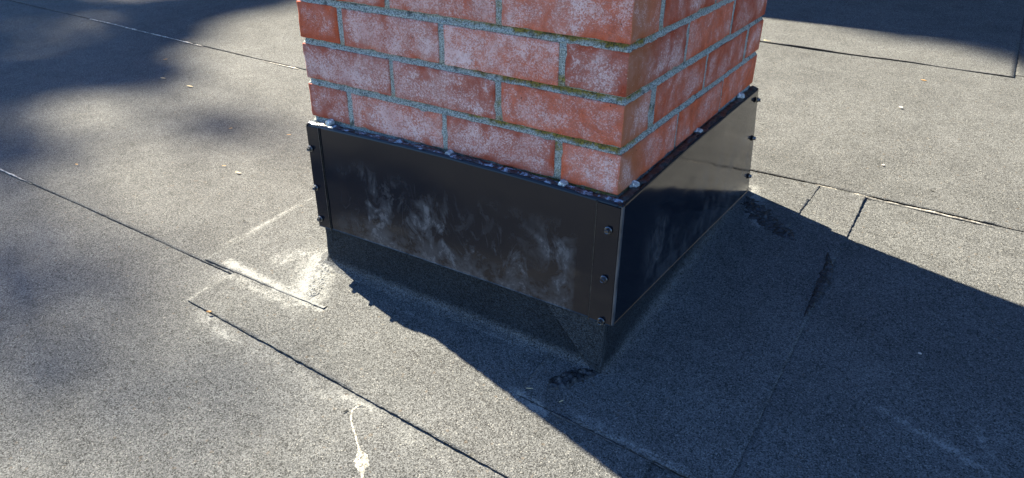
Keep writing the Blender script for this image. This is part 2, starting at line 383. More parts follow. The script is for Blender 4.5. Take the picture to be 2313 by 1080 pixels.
# rough bitumen repairs
def crumble(pts, wd, h, mat, label, seed, n=26, name='bitumen_patch'):
    """lumpy smear along a polyline"""
    bm = bmesh.new(); P = [Vector((*p, 0)) for p in pts]; L = [0]
    for a, b in zip(P, P[1:]): L.append(L[-1] + (b - a).length)
    tot = L[-1]; K = max(20, int(tot / .003)); rows = []; W = 16
    for i in range(K + 1):
        s = tot * i / K; k = max(j for j in range(len(L) - 1) if L[j] <= s + 1e-9); t = (s - L[k]) / (L[k + 1] - L[k])
        p = P[k].lerp(P[k + 1], t); d = (P[k + 1] - P[k]).normalized(); nn = Vector((-d.y, d.x, 0))
        ww0 = wd[k] * (1 - t) + wd[k + 1] * t; endf = math.sqrt(max(0, min(1, min(i, K - i) / (K * .12 + 1))))
        row = []
        for j in range(W + 1):
            u = j / W * 2 - 1; side = 1 + .45 * F(s, seed + (3 if u > 0 else 0), 0, 60)
            q = p + nn * (u * ww0 * side * endf)
            prof_ = (1 - abs(u) ** 2.5)
            z = H(q.x, q.y) + 3 * T - .0015 + prof_ * h * (.25 + 1.3 * abs(F(q.x, q.y, seed, 130 if mat is M_FELT else 62))) * endf
            row.append(bm.verts.new((q.x, q.y, z)))
        rows.append(row)
    for a, b in zip(rows, rows[1:]):
        for j in range(W): bm.faces.new((a[j], b[j], b[j + 1], a[j + 1]))
    for f in bm.faces: f.normal_flip() if f.normal.z < 0 else None
    bmesh.ops.recalc_face_normals(bm, faces=bm.faces[:])
    sl = bm.verts.layers.float.new('stain')
    for v in bm.verts: v[sl] = .8
    return tag(link(name, bm, mat, smooth=mat is not M_FELT), label, 'bitumen patch')
M_PALEROUGH = make_felt('pale rough felt', base=(.13, .14, .145), stainy=False, rough_scale=2.2)
crumble([(-.715, .012), (-.700, -.035), (-.672, -.085), (-.645, -.135)], [.016, .030, .022, .010], .0045, M_FELT, 'pale crumbly patch on the roof at the left foot of the chimney', 3)
crumble([(.000, -.010), (-.030, -.040), (-.050, -.075), (-.062, -.100)], [.010, .018, .020, .008], .009, M_BITROUGH, 'dark crumbly bitumen spread at the near foot of the chimney', 11)
crumble([(.020, .765), (.060, .725), (.110, .68), (.165, .635), (.20, .612)], [.012, .034, .034, .022, .006], .007, M_BITROUGH, 'dark rough bitumen strip at the far right foot of the chimney', 19)
crumble([(.272, .60), (.287, .545), (.290, .49), (.287, .40), (.285, .33)], [.004, .010, .014, .007, .004], .006, M_BITROUGH, 'narrow bitumen smear on the seam right of the chimney, in shadow', 23)

# pale bleed beads along the seams
def bead(pts, r, mat, label, seed, lv, cat='bead', name='bitumen_bead'):
    bm = bmesh.new(); rows = []
    P = [Vector((*p, 0)) for p in pts]; L = [0]
    for a, b in zip(P, P[1:]): L.append(L[-1] + (b - a).length)
    K = int(L[-1] / .006) + 2
    for i in range(K + 1):
        s = L[-1] * i / K; k = max(j for j in range(len(L) - 1) if L[j] <= s + 1e-9); t = (s - L[k]) / (L[k + 1] - L[k])
        p = P[k].lerp(P[k + 1], t); d = (P[k + 1] - P[k]).normalized(); nn = Vector((-d.y, d.x, 0))
        rr = r * max(.12, .55 + 1.1 * F(s, seed, 0, 14)) * min(1, min(i, K - i) / 3 + .1)
        p = p + nn * .0015 * F(s, seed + 5, 0, 30)
        z0 = H(p.x, p.y) + lv
        rows.append([bm.verts.new((p.x + nn.x * rr * math.cos(a), p.y + nn.y * rr * math.cos(a), z0 + rr * .7 * math.sin(a) + .0005)) for a in [math.pi * q / 6 for q in range(7)]])
    for a, b in zip(rows, rows[1:]):
        for j in range(6): bm.faces.new((a[j], b[j], b[j + 1], a[j + 1]))
    bmesh.ops.recalc_face_normals(bm, faces=bm.faces[:])
    return tag(link(name, bm, mat, smooth=True), label, cat)
bead([(-3.40, .962), (-3.1, .957), (-2.75, .948), (-2.45, .942)], .006, M_PALEBEAD, 'pale bead of sealer on the seam at upper left, in tree shade', 2, 2 * T)
bead([(-2.05, .931), (-1.9, .928), (-1.8, .925)], .004, M_PALEBEAD, 'thin pale sealer bead on the sunlit seam left of the brickwork', 31, 2 * T)
bead([(.165, .911), (.24, .909), (.34, .907)], .0045, M_PALEBEAD, 'pale sealer bead on the seam between two short cross seams', 4, 2 * T)
bead([(.34, .907), (.46, .907), (.585, .905)], .0035, M_PALEBEAD, 'long pale sealer bead with a knob, on the sunlit seam at right', 5, 2 * T)
bead([(-2.0, -.148), (-1.86, -.149), (-1.78, -.150)], .0045, M_PALEBEAD, 'short pale sealer bead where the left seam meets the picture edge', 8, T)

bead([(.288, .33), (.2875, .20), (.286, .05), (.2855, -.08), (.284, -.15)], .0030, M_BITROUGH, 'thin dark line of bitumen squeezed from the seam in the chimney shadow', 41, 1.2 * T)
bead([(-.10, -.139), (-.02, -.143), (.08, -.149), (.20, -.155)], .0030, M_BITROUGH, 'dark bitumen squeezed from the short seam below the near foot', 43, 1.7 * T)
# ------------------------------------------------------------------ chimney
CH = .0813      # course height
MZ = .0118      # bed joint
def brick(bm, lay, x0, x1, y0, y1, z0, z1, fine, seed):
    el, rl, fl, bl = lay
    rng = random.Random(seed); rv = rng.random(); ev = rng.uniform(.15, 1.0)
    if fine: ev = EFF.get(seed, ev)
    R = .0028
    def ax(a, b, st):
        n = max(2, int((b - a) / st)); c = [a, a + R * .35, a + R] + [a + R + (b - a - 2 * R) * i / n for i in range(1, n)] + [b - R, b - R * .35, b]
        return c
    st = .008 if fine else .06
    A = [ax(x0, x1, st), ax(y0, y1, st), ax(z0, z1, st)]
    jx = [rng.uniform(-.0012, .0012) for _ in range(3)]
    cache = {}
    def V(i, j, k):
        key = (i, j, k)
        if key in cache: return cache[key]
        p = Vector((A[0][i], A[1][j], A[2][k]))
        # chips: bigger radius on random stretches of the arrises
        r = R
        if fine: r = R * (.75 + 1.9 * max(0, F(p.x, p.y, p.z + seed, 26) - .05) ** 1.2 * 2)
        r = min(r, .011)
        q = Vector((max(x0 + r, min(x1 - r, p.x)), max(y0 + r, min(y1 - r, p.y)), max(z0 + r, min(z1 - r, p.z))))
        d = p - q
        if d.length > 1e-7: pn = q + d.normalized() * min(r, d.length)
        else: pn = p
        if fine:
            a = .0006 * F(p.x, p.y, p.z, 45); pn = pn + Vector((a, a, a * .6))
        pn += Vector(jx)
        v = bm.verts.new(pn)
        dd = sorted([min(p.x - x0, x1 - p.x), min(p.y - y0, y1 - p.y), min(p.z - z0, z1 - p.z)])
        v[el] = dd[1]; v[rl] = rv
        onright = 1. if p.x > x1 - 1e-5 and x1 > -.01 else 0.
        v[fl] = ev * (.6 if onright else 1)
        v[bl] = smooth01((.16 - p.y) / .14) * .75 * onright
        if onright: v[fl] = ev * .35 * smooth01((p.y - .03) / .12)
        cache[key] = v; return v
    n = [len(a) - 1 for a in A]
    def quad(*k):
        try: bm.faces.new([V(*q) for q in k])
        except ValueError: pass
    for i in range(n[0]):
        for j in range(n[1]):
            quad((i, j, 0), (i, j + 1, 0), (i + 1, j + 1, 0), (i + 1, j, 0)); quad((i, j, n[2]), (i + 1, j, n[2]), (i + 1, j + 1, n[2]), (i, j + 1, n[2]))
    for i in range(n[0]):
        for k in range(n[2]):
            quad((i, 0, k), (i + 1, 0, k), (i + 1, 0, k + 1), (i, 0, k + 1)); quad((i, n[1], k), (i, n[1], k + 1), (i + 1, n[1], k + 1), (i + 1, n[1], k))
    for j in range(n[1]):
        for k in range(n[2]):
            quad((0, j, k), (0, j, k + 1), (0, j + 1, k + 1), (0, j + 1, k)); quad((n[0], j, k), (n[0], j + 1, k), (n[0], j + 1, k + 1), (n[0], j, k + 1))
EFF = {}
# front face efflorescence, seed = 100*course + index (front bricks), left to right
for c, vals in {1: [.55, .85, .55, .35], 2: [.75, .62, .45], 3: [.05, .80, 1.0, .35], 4: [.6, .75, .55]}.items():
    for i, v in enumerate(vals): EFF[100 * c + i] = v
for c, vals in {1: [.2, .35, .3], 2: [.0, .35, .45, .2], 3: [.35, .35, .4], 4: [.1, .5, .4, .3]}.items():
    for i, v in enumerate(vals): EFF[100 * c + 10 + i] = v
DEP = .105
YS = CY1 / .708
def course_bricks(bm, lay, c):
    """c=1 is the lowest visible course, its top bed joint centred on z=0"""
    z1 = (c - 1) * CH - MZ / 2; z0 = z1 - CH + MZ; fine = 1 <= c <= 5
    def front(k): return [(-.708, -.600), (-.588, -.360), (-.348, -.120), (-.108, 0)] if k % 2 else [(-.708, -.480), (-.468, -.240), (-.228, 0)]
    fr = front(c)
    rows = [f for f in fr]
    # front wythe
    for i, (a, b) in enumerate(fr):
        depth = DEP
        if c % 2 and i in (0, len(fr) - 1): depth = .228 * YS
        brick(bm, lay, a, b, CY0, CY0 + depth, z0, z1, fine, 100 * c + i)
    for i, (a, b) in enumerate(fr):
        depth = DEP
        if c % 2 and i in (0, len(fr) - 1): depth = .228 * YS
        brick(bm, lay, a, b, CY1 - depth, CY1, z0, z1, False, 100 * c + 50 + i)
    j = .012 * YS
    if c % 2: sd = [(.240 * YS, .468 * YS)]
    else: sd = [(.120 * YS, .348 * YS), (.360 * YS, .588 * YS)]
    for i, (a, b) in enumerate(sd):
        brick(bm, lay, -DEP, 0, a, b, z0, z1, fine, 100 * c + 11 + i)
        brick(bm, lay, -.708, -.708 + DEP, a, b, z0, z1, False, 100 * c + 70 + i)
chim = empty('brick_chimney', (-.354, .381, -.42))
tag(chim, 'square red brick chimney standing on the flat roof', 'chimney')
INV = Matrix.Translation(chim.location).inverted()
def ch_link(name, bm, mat, smooth=False):
    o = link(name, bm, mat, chim, smooth); o.matrix_parent_inverse = INV; return o
bm = bmesh.new(); lay = [bm.verts.layers.float.new(k) for k in ('edge', 'rnd', 'effl', 'brown')]
NC = 23
for c in range(1, NC + 1): course_bricks(bm, lay, c)
ch_link('brickwork', bm, M_BRICK, True)
# mortar: core + sloped bed joints
bm = bmesh.new(); mo = bm.verts.layers.float.new('moss'); dk = bm.verts.layers.float.new('dark')
def mossf(x, y, z):
    m = 0
    if y < .02: m = smooth01((x + .60) / .55)
    elif x > -.02: m = 1 - smooth01(y / .22)
    return m
def loop(inset, z, n=90, jit=.0008):
    x0, x1, y0, y1 = CX0 + inset, CX1 - inset, CY0 + inset, CY1 - inset; out = []
    cs = [(x0, y0), (x1, y0), (x1, y1), (x0, y1)]
    for k in range(4):
        a, b = cs[k], cs[(k + 1) % 4]
        for i in range(n):
            x = a[0] + (b[0] - a[0]) * i / n; y = a[1] + (b[1] - a[1]) * i / n
            nx, ny = [(0, -1), (1, 0), (0, 1), (-1, 0)][k]
            j = jit * F(x, y, z, 60) * 2 if i else 0
            v = bm.verts.new((x + nx * j, y + ny * j, z + jit * .8 * F(x, y, z + 4, 70))); out.append(v)
    return out
def bridge(a, b):
    n = len(a)
    for i in range(n): bm.faces.new((a[i], a[(i + 1) % n], b[(i + 1) % n], b[i]))
core = [loop(.0048, -.45), loop(.0115, -CH - MZ / 2)]
for c in range(1, NC + 1):
    zb, zt = (c - 2) * CH + MZ / 2, (c - 1) * CH - MZ / 2
    core += [loop(.0115, zb - .0006, jit=.0003), loop(.0024, zb, jit=.0003)] + [loop(.0024, zb + (zt - zb) * k / 6, jit=.0006) for k in range(1, 6)] + [loop(.0024, zt, jit=.0003), loop(.0115, zt + .0006, jit=.0003)]
for a, b in zip(core, core[1:]): bridge(a, b)
bm.faces.new(core[-1])
for v in bm.verts:
    v[mo] = mossf(v.co.x, v.co.y, v.co.z) * .38; v[dk] = .15
for c in range(0, NC + 1):
    zc = (c - 1) * CH + CH * 0
    zt, zb = zc + MZ / 2 + .0012, zc - MZ / 2 - .0012
    ls = [loop(.0078, zt), loop(.0060, zc + .003), loop(.0032, zc - .0025), loop(.0012, zb + .0012), loop(.004, zb - .0004)]
    for k, l in enumerate(ls):
        for v in l:
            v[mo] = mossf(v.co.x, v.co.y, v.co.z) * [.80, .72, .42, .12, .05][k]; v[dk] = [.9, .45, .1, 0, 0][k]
    for a, b in zip(ls, ls[1:]): bridge(b, a)
ch_link('mortar', bm, M_MORTAR, True)
# concrete crown, above the picture
bm = bmesh.new(); zt = (NC - 1) * CH
def box(bm, x0, x1, y0, y1, z0, z1, bev=.004):
    r = bmesh.ops.create_cube(bm, size=1)
    vs = r['verts']
    for v in vs: v.co = Vector(((x0 + x1) / 2 + v.co.x * (x1 - x0), (y0 + y1) / 2 + v.co.y * (y1 - y0), (z0 + z1) / 2 + v.co.z * (z1 - z0)))
    if bev: bmesh.ops.bevel(bm, geom=list({e for v in vs for e in v.link_edges}), offset=bev, segments=2, affect='EDGES')
box(bm, CX0 - .04, CX1 + .04, CY0 - .04, CY1 + .04, zt + .004, zt + .07, .01)
ch_link('chimney_crown', bm, M_CONC)

# ------------------------------------------------------------------ metal flashing
fl = empty('metal_flashing', (-.354, .381, -.36)); tag(fl, 'black sheet metal flashing wrapped round the foot of the brick chimney', 'flashing')
FINV = Matrix.Translation(fl.location).inverted()
def fl_link(name, bm, mat, parent=None, smooth=False, label=None):
    o = link(name, bm, mat, parent or fl, smooth)
    if parent is None: o.matrix_parent_inverse = FINV
    if label: o['label'] = label
    return o
A_ = .020
# outer corners, top and bottom
LT, LB = Vector((-.7045, -A_, -.0865)), Vector((-.702, -A_ - .004, -.3245))
RT, RB = Vector((.0205, -A_, -.0805)), Vector((.0225, -A_ - .004, -.3125))
BT, BB = Vector((.0150, .768, -.0860)), Vector((.0300, .792, -.3660))
KT, KB = Vector((-.7245, .775, -.0865)), Vector((-.7265, .785, -.366))
def panel(bm, a_t, a_b, b_t, b_b, out, inward, t=.0012, bow=.008, n=60, lip=True, hem=True, off=0., u0=0., u1=1., z_trim=None):
    """folded sheet: lip against the brick, face, kicked hem. a/b = end points, out = outward normal"""
    prof_rows = []
    for i in range(n + 1):
        u = u0 + (u1 - u0) * i / n; T_ = a_t.lerp(b_t, u); B_ = a_b.lerp(b_b, u)
        up = Vector((0, 0, 1)); b = math.sin(math.pi * u) * bow
        T_ = T_ + up * (b + .0008 * N(u * 9, 3)); B_ = B_ + up * (b * .4 + .0006 * N(u * 7, 8))
        rows = []
        if lip: rows.append(T_ - out * (.0175) + up * (-.0075)); rows.append(T_ - out * .0100 - up * .0035); rows.append(T_ - out * .0050 + up * .0006); rows.append(T_ - out * .0034 + up * .0001); rows.append(T_ - out * .0020 - up * .0011); rows.append(T_ - out * .0008 - up * .0028)
        rows.append(T_ + out * 0 - up * .0050)
        m = 8
        for k in range(1, m):
            v = k / m; p = T_.lerp(B_, v); wv = .0012 * N(u * 5, v * 3, out.x * 4) * math.sin(math.pi * v)
            rows.append(p + out * wv)
        rows.append(B_ + up * .0015); 
        if hem: rows.append(B_ + out * .0008); rows.append(B_ - out * .0015 - up * .0002); rows.append(B_ - out * .002 + up * .010)
        prof_rows.append([r + out * off for r in rows])
    vs = [[bm.verts.new(p) for p in r] for r in prof_rows]
    fs = []
    for a, b in zip(vs, vs[1:]):
        for j in range(len(a) - 1): fs.append(bm.faces.new((a[j], a[j + 1], b[j + 1], b[j])))
    return fs
def thick(bm, t=.0010):
    bmesh.ops.recalc_face_normals(bm, faces=bm.faces[:])
    r = bmesh.ops.solidify(bm, geom=bm.faces[:], thickness=t)
Y_ = Vector((0, -1, 0)); X_ = Vector((1, 0, 0))
def do_panel(name, args, label, bow, folds):
    bm = bmesh.new(); panel(bm, *args, bow=bow); thick(bm, .0011)
    p = fl_link(name, bm, M_PAINT, label=label)
    for f in folds:
        bm = bmesh.new(); f(bm); thick(bm, .0011)
        o = fl_link('corner_flange', bm, M_PAINT, p)
    return p
def ffold(u0, u1, args, bow, off=.0030):
    def g(bm): panel(bm, *args, bow=bow, off=off, u0=u0, u1=u1, n=4, lip=False, hem=True)
    return g
fa = (LT, LB, RT, RB, Y_, None); ra = (RT, RB, BT, BB, X_, None); ba = (BT, BB, KT, KB, Vector((0, 1, 0)), None); la = (KT, KB, LT, LB, Vector((-1, 0, 0)), None)
front = do_panel('front_panel', fa, 'smudged front sheet facing the viewer', .0068, [ffold(.002, .050, fa, .0068), ffold(.938, .996, fa, .0068)])
right = do_panel('side_panel', ra, 'right-hand sheet mirroring the sunlit roof', .004, [])
back = do_panel('back_panel', ba, None, .004, [ffold(.004, .05, ba, .004), ffold(.95, .996, ba, .004)])
left = do_panel('side_panel', la, None, .004, [])
for u in (.050, .938):  # pale tube paints the flange edge highlight, black tube the shade in the lap
    for du_, mat_, rr_ in ((0, M_EDGE, .0007), ((.004 if u < .5 else -.004), M_BIT, .0011)):
        bm = bmesh.new(); prev = None; a = LT.lerp(RT, u + du_ * .7); b = LB.lerp(RB, u + du_ * .7); bo = math.sin(math.pi * u) * .0068
        for k in range(40):
            q = k / 39; p = a.lerp(b, q) + Vector((0, 0, bo * (1 - q) - .003)) + Y_ * (.0034 if mat_ is M_EDGE else .0014); rr2 = rr_ * (.6 + .8 * abs(N(q * 30, u, 1)))
            row = [bm.verts.new(p + Vector((rr2 * math.cos(t_), rr2 * math.sin(t_), 0))) for t_ in [m_ * math.pi / 3 for m_ in range(6)]]
            if prev:
                for m_ in range(6): bm.faces.new((prev[m_], prev[(m_ + 1) % 6], row[(m_ + 1) % 6], row[m_]))
            prev = row
        bmesh.ops.recalc_face_normals(bm, faces=bm.faces[:]); fl_link('edge_highlight' if mat_ is M_EDGE else 'gap_shade_line', bm, mat_, front)
# rounded bend strips at the vertical arrises (lighter colour paints the corner highlight)
for (t_, b_, o1, o2) in ((RT, RB, Y_, X_), (LT, LB, Vector((-1, 0, 0)), Y_)):
    bm = bmesh.new(); n = 6; prev = None
    for i in range(n + 1):
        a = math.pi / 2 * i / n; d = o1 * math.cos(a) + o2 * math.sin(a)
        c = -(o1 + o2) * .0022
        row = [bm.verts.new(p + c + d * .0044) for p in (t_ - Vector((0, 0, .002)), t_.lerp(b_, .5), b_ + Vector((0, 0, .0006)))]
        if prev:
            for j in range(2): f = bm.faces.new((prev[j], prev[j + 1], row[j + 1], row[j])); f.smooth = True
        prev = row
    bmesh.ops.recalc_face_normals(bm, faces=bm.faces[:])
    fl_link('corner_bend', bm, M_BENDGLINT)

# sealant bead in the trough
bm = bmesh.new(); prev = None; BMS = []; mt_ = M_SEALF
path = []
for a, b, nn, bow in ((LT, RT, Y_, .0068), (RT, BT, X_, .004)):
    for i in range(150):
        u = i / 150; path.append((a.lerp(b, u) + Vector((0, 0, math.sin(math.pi * u) * bow)), nn))
for i, (p, nn) in enumerate(path):
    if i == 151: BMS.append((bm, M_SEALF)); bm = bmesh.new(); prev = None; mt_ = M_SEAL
    s = i * .005; wv = .0018 + .0048 * max(0, .42 + F(s, 1, 0, 26)); hh = .0012 + .0050 * max(0, .30 + F(s, 5, 0, 34))
    inn = p - nn * .0180 + Vector((0, 0, -.0065)); 
    row = []
    for k in range(7):
        q = k / 6; x = q * (.0075 + wv * 1.7); zz = .0055 * (1 - q) + hh * math.sin(math.pi * min(1, q * .75 + .25)) + q * .0070 + .0010 * F(s, q * 3, 2, 70)
        row.append(bm.verts.new(inn + nn * x + Vector((0, 0, zz))))
    if prev:
        for k in range(6): bm.faces.new((prev[k], row[k], row[k + 1], prev[k + 1]))
    prev = row
bmesh.ops.recalc_face_normals(bm, faces=bm.faces[:])
BMS.append((bm, mt_))
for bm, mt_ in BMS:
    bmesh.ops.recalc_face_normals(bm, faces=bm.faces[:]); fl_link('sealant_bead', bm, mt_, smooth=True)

# hex screws with washers
def screw_mesh():
    bm = bmesh.new()
    def cyl(r0, r1, z0, z1, n=24, mi=0, rot=0.):
        r = bmesh.ops.create_cone(bm, cap_ends=True, segments=n, radius1=r0, radius2=r1, depth=z1 - z0, matrix=Matrix.Translation((0, 0, (z0 + z1) / 2)) @ Matrix.Rotation(rot, 4, 'Z'))
        for f in {f for v in r['verts'] for f in v.link_faces}: f.material_index = mi
        return r
    cyl(.0066, .0062, 0, .0016, mi=1); cyl(.0070, .0058, .0016, .0028); cyl(.0056, .0054, .0028, .0040)
    cyl(.0044, .0044, .0040, .0076, n=6); cyl(.0044, .0038, .0076, .0084, n=6)
    top = [f for f in bm.faces if f.calc_center_median().z > .0083]
    r = bmesh.ops.inset_region(bm, faces=top, thickness=.0012); 
    top = [f for f in bm.faces if f.calc_center_median().z > .0083 and f.calc_area() < 4e-5 and len(f.verts) == 6]
    for f in top:
        for v in f.verts: v.co.z -= .0009
    me = bpy.data.meshes.new('screw'); bm.to_mesh(me); bm.free(); me.materials.append(M_SCREW); me.materials.append(M_RUBBER); return me
SM = screw_mesh()
def screw(parent, loc, nrm, roll, first=[None]):
    o = bpy.data.objects.new('screw', SM) if first[0] is None else first[0].copy()
    first[0] = first[0] or o
    COL.objects.link(o); o.parent = parent
    q = Vector(nrm).to_track_quat('Z', 'Y').to_matrix().to_4x4() @ Matrix.Rotation(roll, 4, 'Z')
    o.matrix_parent_inverse = Matrix.Identity(4); o.matrix_basis = Matrix.Translation(Vector(loc)) @ q
    return o
# parent panel carries matrix_parent_inverse so its local frame is the world frame
for x, z, r in ((-.6965, -.1395, .2), (-.6945, -.2290, .5), (-.6930, -.3045, .1)): screw(front, (x, -A_ - .0040 - (-.08 - z) * .015, z), (-.03 + .02 * r, -1, .05 - r * .1), r)
for x, z, r in ((.0005, -.1285, .1), (.0005, -.2225, .7), (.0025, -.3085, .3)): screw(front, (x, -A_ - .0045 - (-.08 - z) * .015, z), (.0, -1, .02 + r * .06), r)
for x, y, z, r in ((.0175, .755, -.112, .1), (.0215, .762, -.212, .5), (.0265, .772, -.318, .4)): screw(right, (x + .001, y, z), (1, .25, .0), r)
# two pop rivets
# sealed anchors on the lip
def anchor(parent, loc, nrm, seed, s=1.0):
    bm = bmesh.new(); rings = [(.0115, 0), (.0112, .004), (.0100, .010), (.0090, .016), (.0082, .0185), (.0060, .0195), (.0055, .0180), (.0030, .0176), (.0028, .0190), (.0005, .0192)]
    prev = None
    q = Vector(nrm).to_track_quat('Z', 'Y')
    for r, z in rings:
        row = []
        for k in range(20):
            a = 2 * math.pi * k / 20; jr = 1 + .16 * F(math.cos(a), math.sin(a) + seed, z * 60, 1.6)
            zz = z + .0008 * F(math.cos(a) * 2, math.sin(a) * 2 + seed, z * 40)
            p = Vector((r * s * jr * math.cos(a), r * s * jr * math.sin(a), zz * s * .92)); row.append(bm.verts.new(q @ p + Vector(loc)))
        if prev:
            for k in range(20): bm.faces.new((prev[k], prev[(k + 1) % 20], row[(k + 1) % 20], row[k]))
        prev = row
    bm.faces.new(prev); bmesh.ops.recalc_face_normals(bm, faces=bm.faces[:])
    return fl_link('sealed_anchor', bm, M_CAPSEAL, parent, smooth=True)
for x, sd in ((-.648, 1), (-.340, 2), (-.0985, 3)): anchor(front, (x, -.001, -.0790), (-.02, -1, .12), sd, .72)
for y, sd in ((.060, 4), (.372, 5), (.655, 6)): anchor(right, (-.001, y, -.0790), (1, -.1, .12), sd, .72)

# ------------------------------------------------------------------ lime drip and small litter
def flat_blob(name, pts_w, label, cat, mat, lv, h=.0012, seed=0):
    """thin raised smear along a polyline with widths"""
    bm = bmesh.new(); rows = []; P = [Vector((a[0], a[1], 0)) for a in pts_w]; W = [a[2] for a in pts_w]
    L = [0]
    for a, b in zip(P, P[1:]): L.append(L[-1] + (b - a).length)
    K = int(L[-1] / .0022)
    for i in range(K + 1):
        s = L[-1] * i / K; k = max(j for j in range(len(L) - 1) if L[j] <= s + 1e-9); t = (s - L[k]) / (L[k + 1] - L[k])
        p = P[k].lerp(P[k + 1], t); d = (P[k + 1] - P[k]).normalized(); nn = Vector((-d.y, d.x, 0)); ww = W[k] + (W[k + 1] - W[k]) * t
        row = []
        for j in range(9):
            u = j / 4 - 1; sd = 1 + .5 * F(s, 3 if u > 0 else 8, seed, 90)
            q = p + nn * (u * ww * sd); row.append(bm.verts.new((q.x, q.y, H(q.x, q.y) + lv - .0004 + h * (1 - u * u) * (.7 + .6 * F(q.x, q.y, seed, 200)))))
        rows.append(row)
    for a, b in zip(rows, rows[1:]):
        for j in range(8): bm.faces.new((a[j], b[j], b[j + 1], a[j + 1]))
    bmesh.ops.recalc_face_normals(bm, faces=bm.faces[:])
    return tag(link(name, bm, mat, smooth=True), label, cat)
M_DRIP = make_felt('dried drip', base=(.29, .285, .26), stainy=False, rough_scale=.7, picks=0.)
flat_blob('lime_drip', [(-.330, -.300, .0015), (-.336, -.309, .0022), (-.337, -.318, .0022), (-.328, -.332, .0020), (-.312, -.345, .0016), (-.286, -.362, .0017), (-.262, -.380, .0020), (-.255, -.385, .0100), (-.246, -.392, .0125), (-.236, -.402, .0090), (-.228, -.410, .0030), (-.205, -.430, .0022), (-.17, -.46, .002)],
          'pale dried drip with a round blob, running away from the front seam', 'dried drip', M_DRIP, .0006, .0016)
def G(u, v):
    """ground point under a pixel of the photo (for small litter); world plane of the roof"""
    R = cam.rotation_euler.to_matrix(); d = R @ Vector(((u - 1156.5) / 1587.42, -(v - 540) / 1587.42, -1)); C = cam.location
    n = Vector((0, -.08, 1)); t = (Vector((0, 0, -.44)) - C).dot(n) / d.dot(n); return C + d * t
def leafy(name, x, y, ln, wd, ang, mat, label, cat, curl=.25, lv=2 * T + .0015):
    bm = bmesh.new(); rows = []
    n = 7
    for i in range(n):
        u = i / (n - 1); ww = wd * math.sin(math.pi * (u * .9 + .05)) ** .8
        for j in range(5):
            s = j / 2 - 1; rows.append(bm.verts.new(((u - .5) * ln, s * ww * (1 + .2 * N(u * 5, s, ang)), curl * wd * (s * s + (u - .5) ** 2) + .0006 * N(u * 9, s * 3, ang))))
    for i in range(n - 1):
        for j in range(4): bm.faces.new((rows[i * 5 + j], rows[i * 5 + j + 1], rows[i * 5 + j + 6], rows[i * 5 + j + 5]))
    bmesh.ops.recalc_face_normals(bm, faces=bm.faces[:]); bmesh.ops.solidify(bm, geom=bm.faces[:], thickness=.0003)
    o = link(name, bm, mat, smooth=True); o.location = (x, y, H(x, y) + lv); o.rotation_euler = (0, .03, ang)
    return tag(o, label, cat)
def at(u, v): g = G(u, v); return g.x, g.y
def litter(name, u, v, ln, wd, deg, mat, label, cat, **k):
    x, y = at(u, v); return leafy(name, x, y, ln, wd, math.radians(deg), mat, label, cat, **k)
litter('dry_leaf', 474, 711, .010, .0030, 40, M_LEAF, 'tiny orange dry leaf lying on the front apron seam at lower left', 'leaf', curl=.8)
litter('dry_leaf', 539, 394, .020, .0028, 12, M_STRAW, 'larger straw coloured leaf on the roof left of the flashing', 'leaf')
litter('dry_leaf', 507, 379, .012, .0020, 40, M_LEAF, 'small orange leaf just above the larger straw coloured one', 'leaf')
litter('dry_leaf', 522, 295, .012, .0030, 70, M_LEAF, 'small orange speck of leaf near the shaded band left of the chimney', 'leaf')
litter('dry_leaf', 430, 199, .030, .0035, 10, M_STRAW, 'long thin straw coloured leaf at the edge of the tree shade', 'leaf')
litter('dry_leaf', 369, 180, .022, .0040, 20, M_STRAW, 'yellowish leaf in the tree shade at upper left', 'leaf')
litter('dry_leaf', 374, 137, .018, .0040, 80, M_LEAF, 'brownish leaf in the tree shade, farthest up at left', 'leaf')
litter('dry_leaf', 653, 308, .014, .0022, 50, M_LEAF, 'orange bit of leaf close to the left flashing corner', 'leaf')
litter('dry_leaf', 175, 377, .012, .0024, 10, M_LEAF, 'orange bit of leaf above the left seam', 'leaf')
litter('dry_leaf', 1737, 99, .050, .010, -10, M_STRAW, 'pale leaf on the far seam beside the brickwork', 'leaf')
litter('dry_leaf', 2085, 187, .018, .0040, -5, M_LEAF, 'small orange leaf below the far seam at upper right', 'leaf')
litter('pale_chip', 1993, 380, .008, .003, 0, M_CHIP, 'white chip on the sunlit roof right of the flashing', 'chip', curl=1.)
litter('pale_chip', 2033, 251, .012, .004, 0, M_CHIP, 'white chip on the sunlit roof at upper right', 'chip', curl=1.)
litter('pale_chip', 2075, 806, .006, .002, 0, M_CHIP, 'small white chip in the chimney shadow at right', 'chip', curl=1.)
litter('pale_chip', 1516, 630, .0035, .0015, 0, M_CHIP, 'tiny white speck on the felt beside the right flashing sheet', 'chip', curl=1., lv=4 * T)
def twig(u, v, ln, deg, label, mat=M_TWIG, r=.0008, lv=3 * T + .001):
    x, y = at(u, v); bm = bmesh.new(); prev = None
    for i in range(9):
        t = i / 8 - .5; rr = r * (1.1 - abs(t)); c = Vector((t * ln, .002 * N(t * 4, u, 0) , r + .0004 * N(t * 5, v, 1)))
        row = [bm.verts.new(c + Vector((0, rr * math.cos(a), rr * math.sin(a)))) for a in [k * math.pi / 3 for k in range(6)]]
        if prev:
            for k in range(6): bm.faces.new((prev[k], prev[(k + 1) % 6], row[(k + 1) % 6], row[k]))
        prev = row
    bmesh.ops.recalc_face_normals(bm, faces=bm.faces[:])
    o = link('twig', bm, mat, smooth=True); o.location = (x, y, H(x, y) + lv); o.rotation_euler = (0, 0, math.radians(deg)); return tag(o, label, 'twig')
twig(1196, 886, .013, 28, 'short pale twig in the shadow near the crumbly front foot', M_STRAW)
